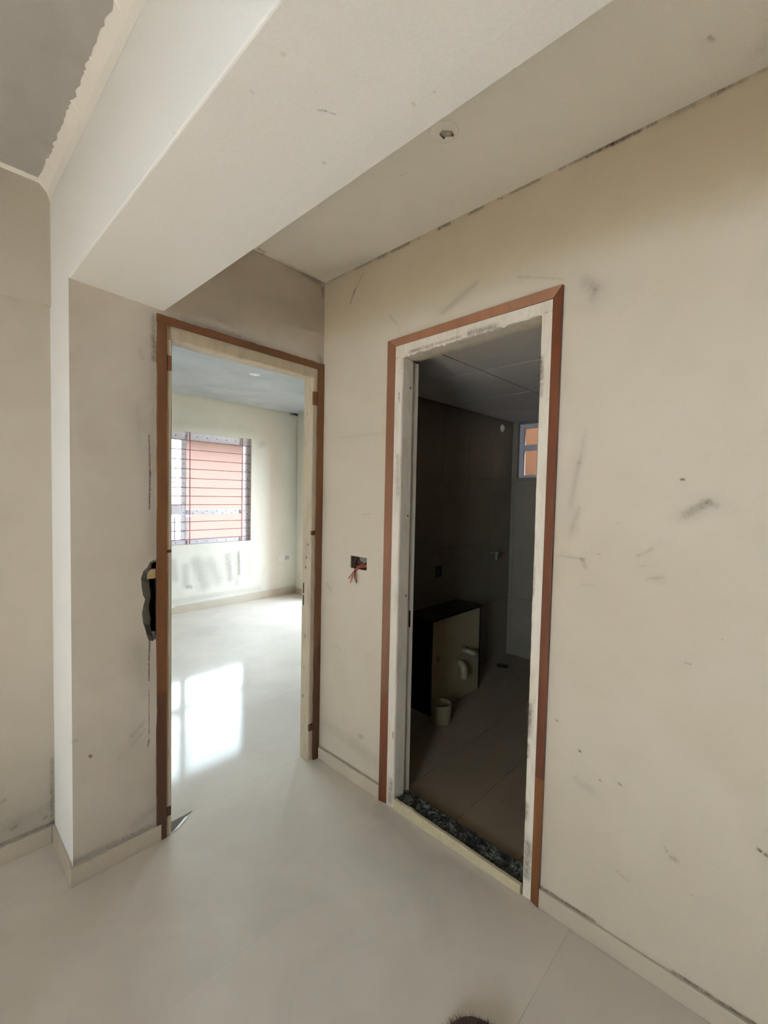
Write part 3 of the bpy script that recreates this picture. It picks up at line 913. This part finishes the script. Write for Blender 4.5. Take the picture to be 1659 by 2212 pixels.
# ------------------------------------------------------------------ bedroom door frame (door_2)
d2 = structure(empty('door_2', (-0.42, 0, 0)), 'bedroom door frame with dark brown casing and grubby pale jambs', 'door frame')


def strip_y(name, x0, x1, z0, z1, mat, t=0.009, rag=None):
    n = 50
    v, f = [], []
    vert = (z1 - z0) > (x1 - x0)
    for i in range(n + 1):
        t_ = i / n
        e = 0.0035 * noise.noise(Vector((i * .5, x0 * 10, z1))) if rag else 0
        if vert:
            z = z0 + (z1 - z0) * t_
            a, b = ((x0 + e, z), (x1, z)) if rag == 'lo' else ((x0, z), (x1 + e, z))
        else:
            x = x0 + (x1 - x0) * t_
            a, b = (x, z0), (x, z1 + e)
        v += [(a[0], -t, a[1]), (b[0], -t, b[1]), (b[0], 0.0, b[1]), (a[0], 0.0, a[1])]
    for i in range(n):
        for k in range(4):
            j = (k + 1) % 4
            f.append((i * 4 + k, i * 4 + j, i * 4 + 4 + j, i * 4 + 4 + k))
    f += [(0, 1, 2, 3), tuple(n * 4 + k for k in range(4))]
    return mesh_obj(name, v, f, mat, d2)


strip_y('casing', -.838, -.801, 0.0, 2.104, M_WOOD_B, rag='lo')
v_head = strip_y('casing', -.838, -.0015, 2.1045, 2.136, M_WOOD_B, rag='hi')
for vv in v_head.data.vertices:                       # the head drops a little towards the corner
    vv.co.z -= .013 * (vv.co.x + .838) / .838
strip_y('casing', -.041, -.0015, 0.0, 2.092, M_WOOD_B, rag='lo')


def kl(t, q):
    z = 2.05 * t
    return [(-.800, -.003, z), (-.783 + q, -.003, z), (-.779, .001, z), (-.779, .075, z), (-.800, .075, z)]
def kr(t, q):
    z = 2.05 * t
    return [(-.042, .006, z), (-.062 + q, .006, z), (-.066, .010, z), (-.066, .076, z), (-.030, .076, z), (-.030, .006, z)]
def kh(t, q):
    x = -.801 + .766 * t
    return [(x, .002, 2.108), (x, .002, 2.056 - .008 * t + q), (x, .006, 2.052 - .008 * t), (x, .076, 2.052 - .008 * t), (x, .076, 2.108)]
rough_jamb('jamb', kl, 90, M_FRAME_BED, d2, .002)
rough_jamb('jamb', kr, 90, M_FRAME_BED, d2, .002)
rough_jamb('head_jamb', kh, 70, M_FRAME_BED, d2, .002)
stain_shade_marks(bpy.data.objects['jamb.003'], [m for m in JAMB_MARKS if m[0][0] > -.1], 0, -1, 1.2)
# hold-fast cleats showing beside the casing, latch slots in the right jamb
for x0, x1_, z0, z1, y0 in ((-.8, -.781, 1.925, 1.985, -.006), (-.8, -.781, 0.085, 0.125, -.006), (-.8, -.781, 1.19, 1.203, -.006)):
    box('cleat', x0, x1_, y0, .004, z0, z1, M_WOOD_B, d2, 0.002)
for z0, z1 in ((1.905, 1.975), (1.222, 1.245), (0.165, 0.20)):
    box('cleat', -.0655, -.040, -.002, .010, z0, z1, M_WOOD_B, d2, 0.002)
for z0, z1 in ((0.905, 0.96), (0.84, 0.895)):
    box('latch_slot', -.0672, -.066, .058, .066, z0, z1, M_BLACK, d2)

# ------------------------------------------------------------------ bedroom window (window_1)
w1 = structure(empty('window_1', (0.7, BY + .07, WZ0)), 'bedroom window with grey frame, red bars and bright view', 'window')
FY0, FY1 = BY + .05, BY + .10
fr = [(WX0, WX1, WZ0, .852), (WX0, WX1, 2.040, WZ1), (WX0, WX0 + .06, .852, 2.040), (1.484, WX1, .852, 2.040)]
for a in fr:
    box('frame', a[0], a[1], FY0, FY1, a[2], a[3], M_ALU, w1, .003)
box('mullion', .664, .722, FY0, FY1 - .005, .852, 2.040, M_ALU, w1, .003)
box('transom', .722, 1.484, FY0, FY1 - .005, 1.156, 1.212, M_ALU, w1, .003)
box('transom', WX0 + .06, .664, FY0, FY1 - .005, 1.156, 1.272, M_ALU, w1, .003)
for a in ((.722, 1.484, 1.212, 2.040), (.722, 1.484, .852, 1.156), (WX0 + .06, .664, 1.272, 2.040), (WX0 + .06, .664, .852, 1.156)):
    box('pane', a[0] - .004, a[1] + .004, FY0 + .022, FY0 + .026, a[2] - .004, a[3] + .004, M_GLASS, w1)
GY = BY + .03
HB = [2.033, 1.924, 1.809, 1.698, 1.587, 1.477, 1.376, 1.274, 1.070, .965, .859]
for z in HB:
    tube('grille_bar', [(WX0, GY, z), (WX1, GY, z)], .0045, M_BAR, w1, 8)
for x in (.756, 1.431, .06):
    box('grille_bar', x - .005, x + .005, GY - .004, GY + .006, WZ0, WZ1, M_BAR, w1)
# drain and fixing holes along the frame members
pv = []
for x in [.10 + .125 * k for k in range(12)]:
    pv += [(x, 2.085), (x, .826)]
    if x > .75: pv += [(x, 1.196), (x - .05, 1.168)]
for z in [.92 + .115 * k for k in range(10)]:
    pv += [(1.512, z), (.693, z + .03)]
for x, z in pv:
    if x < WX1 - .02: lathe('fixing_hole', [(0, .0012), (.0055, .0012), (.006, 0)], (x, FY0, z), M_BLACK, w1, 8, (0, -1, 0))

# ------------------------------------------------------------------ bathroom vent window (window_2)
w2 = structure(empty('window_2', (TX + .06, -.25, 1.62)), 'small two-light bathroom window showing peach render', 'window')
wx0, wx1 = TX + .03, TX + .07
for b in ((wx0, wx1, -.50, .012, 1.62, 1.645), (wx0, wx1, -.50, .012, 2.062, 2.10), (wx0, wx1, -.030, .012, 1.645, 2.062), (wx0, wx1, -.50, -.46, 1.645, 2.062), (wx0, wx1, -.22, -.155, 1.645, 2.062)):
    box('frame', *b, M_ALU, w2, .002)
box('transom', wx0, wx1, -.155, -.030, 1.862, 1.912, M_ALU, w2, .002)
box('transom', wx0, wx1, -.46, -.22, 1.862, 1.912, M_ALU, w2, .002)
for y0, y1, z0, z1 in ((-.155, -.03, 1.912, 2.062), (-.155, -.03, 1.645, 1.862), (-.46, -.22, 1.912, 2.062), (-.46, -.22, 1.645, 1.862)):
    box('pane', wx0 + .018, wx0 + .022, y0 - .003, y1 + .003, z0 - .003, z1 + .003, M_GLASS, w2)

# narrow opening added in the bedroom's right wall to brighten the room (added_light_opening), out of the photograph's view
w3 = structure(empty('added_light_opening', (BX + .07, BL_Y0, .1)), 'tall narrow frame of an unseen opening added to light the bedroom', 'window')
for b in ((BL_Y0, BL_Y1, .1, .14), (BL_Y0, BL_Y1, BL_Z1 - .04, BL_Z1), (BL_Y0, BL_Y0 + .04, .14, BL_Z1 - .04), (BL_Y1 - .04, BL_Y1, .14, BL_Z1 - .04)):
    box('frame', BX + .05, BX + .09, b[0], b[1], b[2], b[3], M_ALU, w3, .002)

# ------------------------------------------------------------------ flush electrical box with wires in the hall wall
eb = prop(empty('electrical_box', (0.03, -0.294, 1.074)), 'open flush switch box with loose wires on the wall between doorways', 'switch box')
y0, y1, z0, z1 = SB
boxes('back_box', [(0.046, .050, y0, y1, z0, z1), (0.003, .046, y0, y0 + .0018, z0, z1), (0.003, .046, y1 - .0018, y1, z0, z1), (0.003, .046, y0 + .0018, y1 - .0018, z0, z0 + .0018), (0.003, .046, y0 + .0018, y1 - .0018, z1 - .0018, z1)],
      plain('rusty_box', (84, 72, 60), 0.7, 0.2), eb)
mesh_obj('cover_flap', [(.010, -.290, 1.134), (.020, -.335, 1.134), (.022, -.338, 1.114), (.018, -.318, 1.106), (.014, -.294, 1.112)] + [(.0115, -.290, 1.134), (.0215, -.335, 1.134), (.0235, -.338, 1.114), (.0195, -.318, 1.106), (.0155, -.294, 1.112)],
         [(0, 1, 2, 3, 4), (5, 6, 7, 8, 9), (0, 1, 6, 5), (1, 2, 7, 6), (2, 3, 8, 7), (3, 4, 9, 8), (4, 0, 5, 9)], plain('grey_card', (96, 98, 96), 0.8), eb)
wires = [([(.035, -.33, 1.10), (.012, -.30, 1.086), (-.006, -.276, 1.070), (-.012, -.262, 1.050), (-.010, -.232, 1.020)], M_BROWNWIRE, .0021),
         ([(.035, -.32, 1.11), (.010, -.29, 1.090), (-.008, -.276, 1.068), (-.016, -.268, 1.040), (-.012, -.250, 1.002)], M_RED, .0021),
         ([(.030, -.26, 1.12), (.008, -.262, 1.10), (-.006, -.276, 1.072), (-.018, -.288, 1.035), (-.010, -.293, 1.006)], M_BLACKWIRE, .0027),
         ([(.035, -.34, 1.09), (.010, -.305, 1.082), (-.008, -.290, 1.070), (-.020, -.298, 1.045), (-.012, -.297, 1.016)], M_BROWNWIRE, .0020),
         ([(.030, -.31, 1.10), (.006, -.290, 1.084), (-.010, -.284, 1.060), (-.020, -.278, 1.036), (-.014, -.262, 1.026)], M_RED, .0020),
         ([(.030, -.250, 1.125), (.016, -.252, 1.105), (.004, -.266, 1.088), (.006, -.300, 1.090), (.022, -.345, 1.098)], M_BROWNWIRE, .0024)]
for pts, m, r in wires:
    tube('wire', smooth_path(pts), r, m, eb, 8)

# ------------------------------------------------------------------ hall ceiling point, bedroom lamp and socket
cp = prop(empty('ceiling_point', (-.376, -1.036, ZC)), 'round puttied-over light point plate on the hall ceiling', 'light point')
lathe('plate', [(0, -.003), (.036, -.003), (.041, -.0015), (.042, 0.0)], (-.376, -1.036, ZC), M_CEIL, cp, 40)
tube('plaster_blob', [(-.388, -1.03, ZC - .003), (-.380, -1.036, ZC - .007), (-.366, -1.050, ZC - .005), (-.352, -1.050, ZC - .003)], [.004, .008, .007, .003], M_CEMENT, cp, 8)
tube('wire_stub', [(-.384, -1.024, ZC - .003), (-.378, -1.030, ZC - .012), (-.372, -1.032, ZC - .014)], .003, M_BLACKWIRE, cp, 8)

dl = prop(empty('downlight', (.744, 1.968, BZ)), 'small round white downlight in the grey bedroom ceiling', 'lamp')
lathe('trim_ring', [(.030, -.002), (.034, -.006), (.046, -.005), (.050, 0.0)], (.744, 1.968, BZ), M_WHITEPL, dl, 36)
lathe('diffuser', [(0, -.003), (.031, -.003)], (.744, 1.968, BZ), plain('frosted_lens', (240, 240, 238), 0.4), dl, 30)

sk = prop(empty('wall_socket', (2.06, BY, .5)), 'white socket plate low on the bedroom window wall', 'socket')
box('plate', 1.966, 2.166, BY - .008, BY, .478, .568, M_WHITEPL, sk, .003)
box('switch_module', 1.984, 2.05, BY - .011, BY - .008, .492, .554, M_WHITEPL, sk, .002)
box('socket_module', 2.072, 2.15, BY - .0105, BY - .008, .492, .554, plain('grey_module', (196, 190, 182), .4), sk, .002)
for dx, dz in ((-.012, -.008), (.012, -.008), (0, .012)):
    lathe('pin_hole', [(0, .0004), (.004, .0004), (.004, 0)], (2.111 + dx, BY - .0105, .523 + dz), M_BLACK, sk, 8, (0, -1, 0))

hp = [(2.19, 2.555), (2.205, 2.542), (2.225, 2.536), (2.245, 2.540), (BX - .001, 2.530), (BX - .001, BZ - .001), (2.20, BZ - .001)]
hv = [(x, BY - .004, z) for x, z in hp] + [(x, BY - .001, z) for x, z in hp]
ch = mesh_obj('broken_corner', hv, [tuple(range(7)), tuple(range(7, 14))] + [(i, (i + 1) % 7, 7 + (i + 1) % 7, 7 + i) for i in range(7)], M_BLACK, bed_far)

# ------------------------------------------------------------------ bathroom fittings
lg = prop(empty('cistern_ledge', (1.1, -.05, 0)), 'low tiled ledge capped in black granite inside the bathroom', 'ledge')
LX0, LX1, LYF, LH = .795, 1.405, -.155, .62
box('body', LX0 + .014, LX1 - .010, LYF + .008, TY, 0.0, LH - .012, M_SUBFLOOR, lg)
for i in range(2):
    xa = LX0 + .016 + i * .29; xb = min(xa + .29, LX1 - .012)
    for za, zb in ((.001, .309), (.311, LH - .001)):
        box('face_tile', xa + .0008, xb - .0008, LYF, LYF + .008, za, zb, M_LEDGETILE, lg)
box('top_slab', LX0 - .004, LX1 + .006, LYF - .010, TY, LH - .001, LH + .018, M_GRANITE, lg, .002)
box('end_slab', LX0, LX0 + .016, LYF - .004, TY, 0.0, LH - .001, M_GRANITE, lg, .001)
box('end_slab', LX1 - .012, LX1, LYF - .004, TY, 0.0, LH - .001, M_GRANITE, lg, .001)
tube('inlet_pipe', [(1.185, LYF + .01, .345), (1.187, LYF - .03, .343), (1.20, LYF - .055, .335), (1.24, LYF - .075, .318)], .019, M_PIPE, lg, 16)
tube('bolt', [(1.165, LYF + .006, .368), (1.165, LYF - .03, .368)], .007, M_STEEL, lg, 10)
tube('bolt', [(.875, LYF + .006, .36), (.875, LYF - .006, .36)], .016, M_STEEL, lg, 10)
tube('waste_pipe', smooth_path([(1.135, LYF + .01, .262), (1.135, LYF - .022, .255), (1.132, LYF - .04, .225), (1.128, LYF - .045, .165)]), .026, M_PIPE, lg, 16)

fp = prop(empty('floor_pipe', (.800, -.245, 0)), 'stubby pale waste pipe standing on the bathroom floor before the ledge', 'pipe')
lathe('sleeve', [(.062, 0), (.064, .004), (.062, .045), (.066, .060), (.066, .118), (.060, .120), (.056, .112), (.054, .01)], (.800, -.245, 0), M_PIPE, fp, 30)
lathe('inner_stop', [(0, .012), (.055, .012)], (.800, -.245, 0), M_BLACK, fp, 24)

sb = prop(empty('bathroom_switch_box', (1.15, TY, .86)), 'dark square switch box in the bathroom side wall', 'switch box')
box('rim', 1.118, 1.196, TY - .004, TY, .842, .925, plain('dark_box', (48, 40, 28), .6), sb, .002)
box('recess', 1.128, 1.186, TY - .0048, TY - .004, .852, .915, M_BLACK, sb)
box('module', 1.134, 1.158, TY - .006, TY - .0048, .860, .905, plain('brown_module', (70, 58, 40), .5), sb, .001)

tp = prop(empty('angle_valve', (1.88, TY, .95)), 'small metal angle valve on the bathroom side wall above the drain', 'tap')
lathe('flange', [(0, .006), (.030, .006), (.034, 0)], (1.88, TY, .965), M_STEEL, tp, 20, (0, -1, 0))
tube('body', smooth_path([(1.88, TY - .004, .965), (1.88, TY - .05, .963), (1.885, TY - .068, .945), (1.886, TY - .070, .905)]), .012, M_STEEL, tp, 12)
tube('knob', [(1.88, TY - .045, .965), (1.88, TY - .095, .967)], [.019, .017], M_STEEL, tp, 10)

lp = prop(empty('lamp_point', (2.05, TY, 2.05)), 'pale oval lamp plate high in the bathroom corner', 'light point')
lathe('plate', [(0, .012), (.026, .010), (.034, .004), (.035, 0)], (2.048, TY, 2.045), M_WHITEPL, lp, 24, (0, -1, 0))
lathe('holder', [(0, .022), (.012, .020), (.014, .010)], (2.048, TY, 2.045), M_WHITEPL, lp, 16, (0, -1, 0))

fd = prop(empty('floor_drain', (1.93, -.07, 0)), 'dark round floor drain near the bathroom corner', 'drain')
lathe('rim', [(.048, .0015), (.068, .002), (.070, 0.0)], (1.93, -.07, 0), M_STEEL, fd, 28)
lathe('grate', [(0, .001), (.048, .001)], (1.93, -.07, 0), M_BLACK, fd, 28)
for k in range(3):
    box('grate_bar', 1.885, 1.975, -.092 + k * .02, -.088 + k * .02, .001, .0018, M_STEEL, fd)

# ------------------------------------------------------------------ on the floor
sh = prop(empty('tile_shard', (-.73, .02, 0)), 'white broken tile shard at the foot of the bedroom door jamb', 'shard')
sv = [(-.771, .000), (-.742, .008), (-.700, .036), (-.690, .046), (-.700, .050), (-.728, .030), (-.748, .016)]
mesh_obj('shard', [(x, y, .0045) for x, y in sv] + [(x, y, .0002) for x, y in sv], [tuple(range(7)), tuple(range(7, 14))] + [(i, (i + 1) % 7, 7 + (i + 1) % 7, 7 + i) for i in range(7)], M_SHARD, sh)
gv = [(-.777, .006), (-.748, .020), (-.704, .053), (-.664, .066), (-.662, .069), (-.700, .066), (-.777, .064)]
mesh_obj('mortar_chip', [(x, y, .002) for x, y in gv] + [(x, y, .0002) for x, y in gv], [tuple(range(7)), tuple(range(7, 14))] + [(i, (i + 1) % 7, 7 + (i + 1) % 7, 7 + i) for i in range(7)], M_CEMENT, sh)


def fibre_bundle():
    """Round bundle of dark fibres just at the bottom edge of the picture."""
    c = Vector((-.552, -1.338, 0))
    root = prop(empty('fibre_bundle', c), 'dark brown fuzzy round bundle on the floor at the bottom edge', 'bundle')
    v, f = [], []
    n, m = 28, 9
    for i in range(m + 1):
        a = math.pi / 2 * i / m
        for k in range(n):
            b = 2 * math.pi * k / n
            r = .105 * math.cos(a) * (1 + .06 * noise.noise(Vector((math.cos(b) * 2, math.sin(b) * 2, i * .4))))
            v.append(c + Vector((r * math.cos(b), r * math.sin(b), .055 * math.sin(a))))
    for i in range(m):
        for k in range(n):
            j = (k + 1) % n
            f.append((i * n + k, i * n + j, (i + 1) * n + j, (i + 1) * n + k))
    f.append(tuple(range(n)))
    mesh_obj('core', v, f, M_FIBRE, root, smooth=True)
    rnd = random.Random(5)
    v, f = [], []
    for q in range(900):
        a = rnd.uniform(.05, 1.5); b = rnd.uniform(0, 2 * math.pi)
        p = c + Vector((.104 * math.cos(a) * math.cos(b), .104 * math.cos(a) * math.sin(b), .054 * math.sin(a)))
        d = Vector((math.cos(a) * math.cos(b) + rnd.uniform(-.7, .7), math.cos(a) * math.sin(b) + rnd.uniform(-.7, .7), math.sin(a) * .8 + rnd.uniform(-.2, .4))).normalized()
        L = rnd.uniform(.008, .02); s = d.orthogonal().normalized() * .0007; k = len(v)
        e = p + d * L
        if e.z < .001: e.z = .001
        v += [p - s, p + s, p + d.cross(s), e]
        f += [(k, k + 1, k + 3), (k + 1, k + 2, k + 3), (k + 2, k, k + 3)]
    prop(mesh_obj('fibres', v, f, M_FIBRE, root), kind='stuff')


fibre_bundle()

# ------------------------------------------------------------------ outside
structure(box('sun_block_mass', LW_X - .2, BX + .15, YF - .2, BY + .2, 2.765, 14.0, M_PEACH), 'unseen building mass added above the ceilings to block sun', 'building')  # added mass, keeps sun off the bedroom and the neighbour wall
structure(box('bounce_balcony_slab', LW_X - 1.7, LW_X - .2, -3.0, 1.2, -.25, -.06, M_TILE), 'unseen balcony slab added outside the living-room opening to bounce light', 'balcony')  # added pale slab, throws sky light up onto beam and ceilings
ground = structure(box('ground', -40, 40, -40, 60, -6.3, -6.0, M_GROUND), 'pale concrete yard far below the windows', 'ground')
nb = prop(empty('neighbour_building', (6.5, 9.0, -6)), 'peach rendered building close outside the bedroom window', 'building')
box('wall', 2.97, 12.0, 9.0, 9.4, -6, 3.1, M_PEACH, nb)
box('ledge', 2.97, 12.0, 8.5, 9.0, 2.62, 2.76, M_PEACH, nb)
box('ledge', 2.97, 12.0, 8.7, 9.0, -.60, -.45, M_PEACH, nb)
fb = prop(empty('far_building', (1.0, 18, -6)), 'pale blue-grey apartment block beyond the left half of the window', 'building')
box('wall', -4.0, 8.6, 18, 24, -6, 4.6, M_FARBLDG, fb)
for i in range(6):
    for k in range(3):
        box('window', -3.2 + 2.1 * i, -2.1 + 2.1 * i, 17.97, 18.0, -4.2 + 3.0 * k, -2.7 + 3.0 * k, M_FARGLASS, fb)
rl = prop(empty('balcony_railing', (1.1, 5.6, 0.3)), 'thin barred balcony railing outside the lower left pane', 'railing')
box('balcony_slab', .2, 1.70, 5.5, 6.3, .15, .27, M_PEACH, rl)
box('rail', .2, 1.70, 5.58, 5.61, 1.0, 1.03, M_ALU, rl)
box('balcony_wall', .2, 1.70, 6.2, 6.4, -6, .15, M_PEACH, rl)
for k in range(15):
    box('baluster', .22 + .1 * k, .236 + .1 * k, 5.588, 5.604, .27, 1.0, M_BLACKWIRE, rl)
vs = prop(empty('shaft_building', (3.6, -.3, -6)), 'peach rendered shaft wall outside the bathroom window', 'building')
boxes('wall', [(3.35, 3.5, -1.9, 0.9, -6, 3.0), (2.45, 3.35, .75, .9, -6, 3.0), (2.45, 3.35, -1.9, -1.75, -6, 3.0)], M_PEACHDARK, vs)
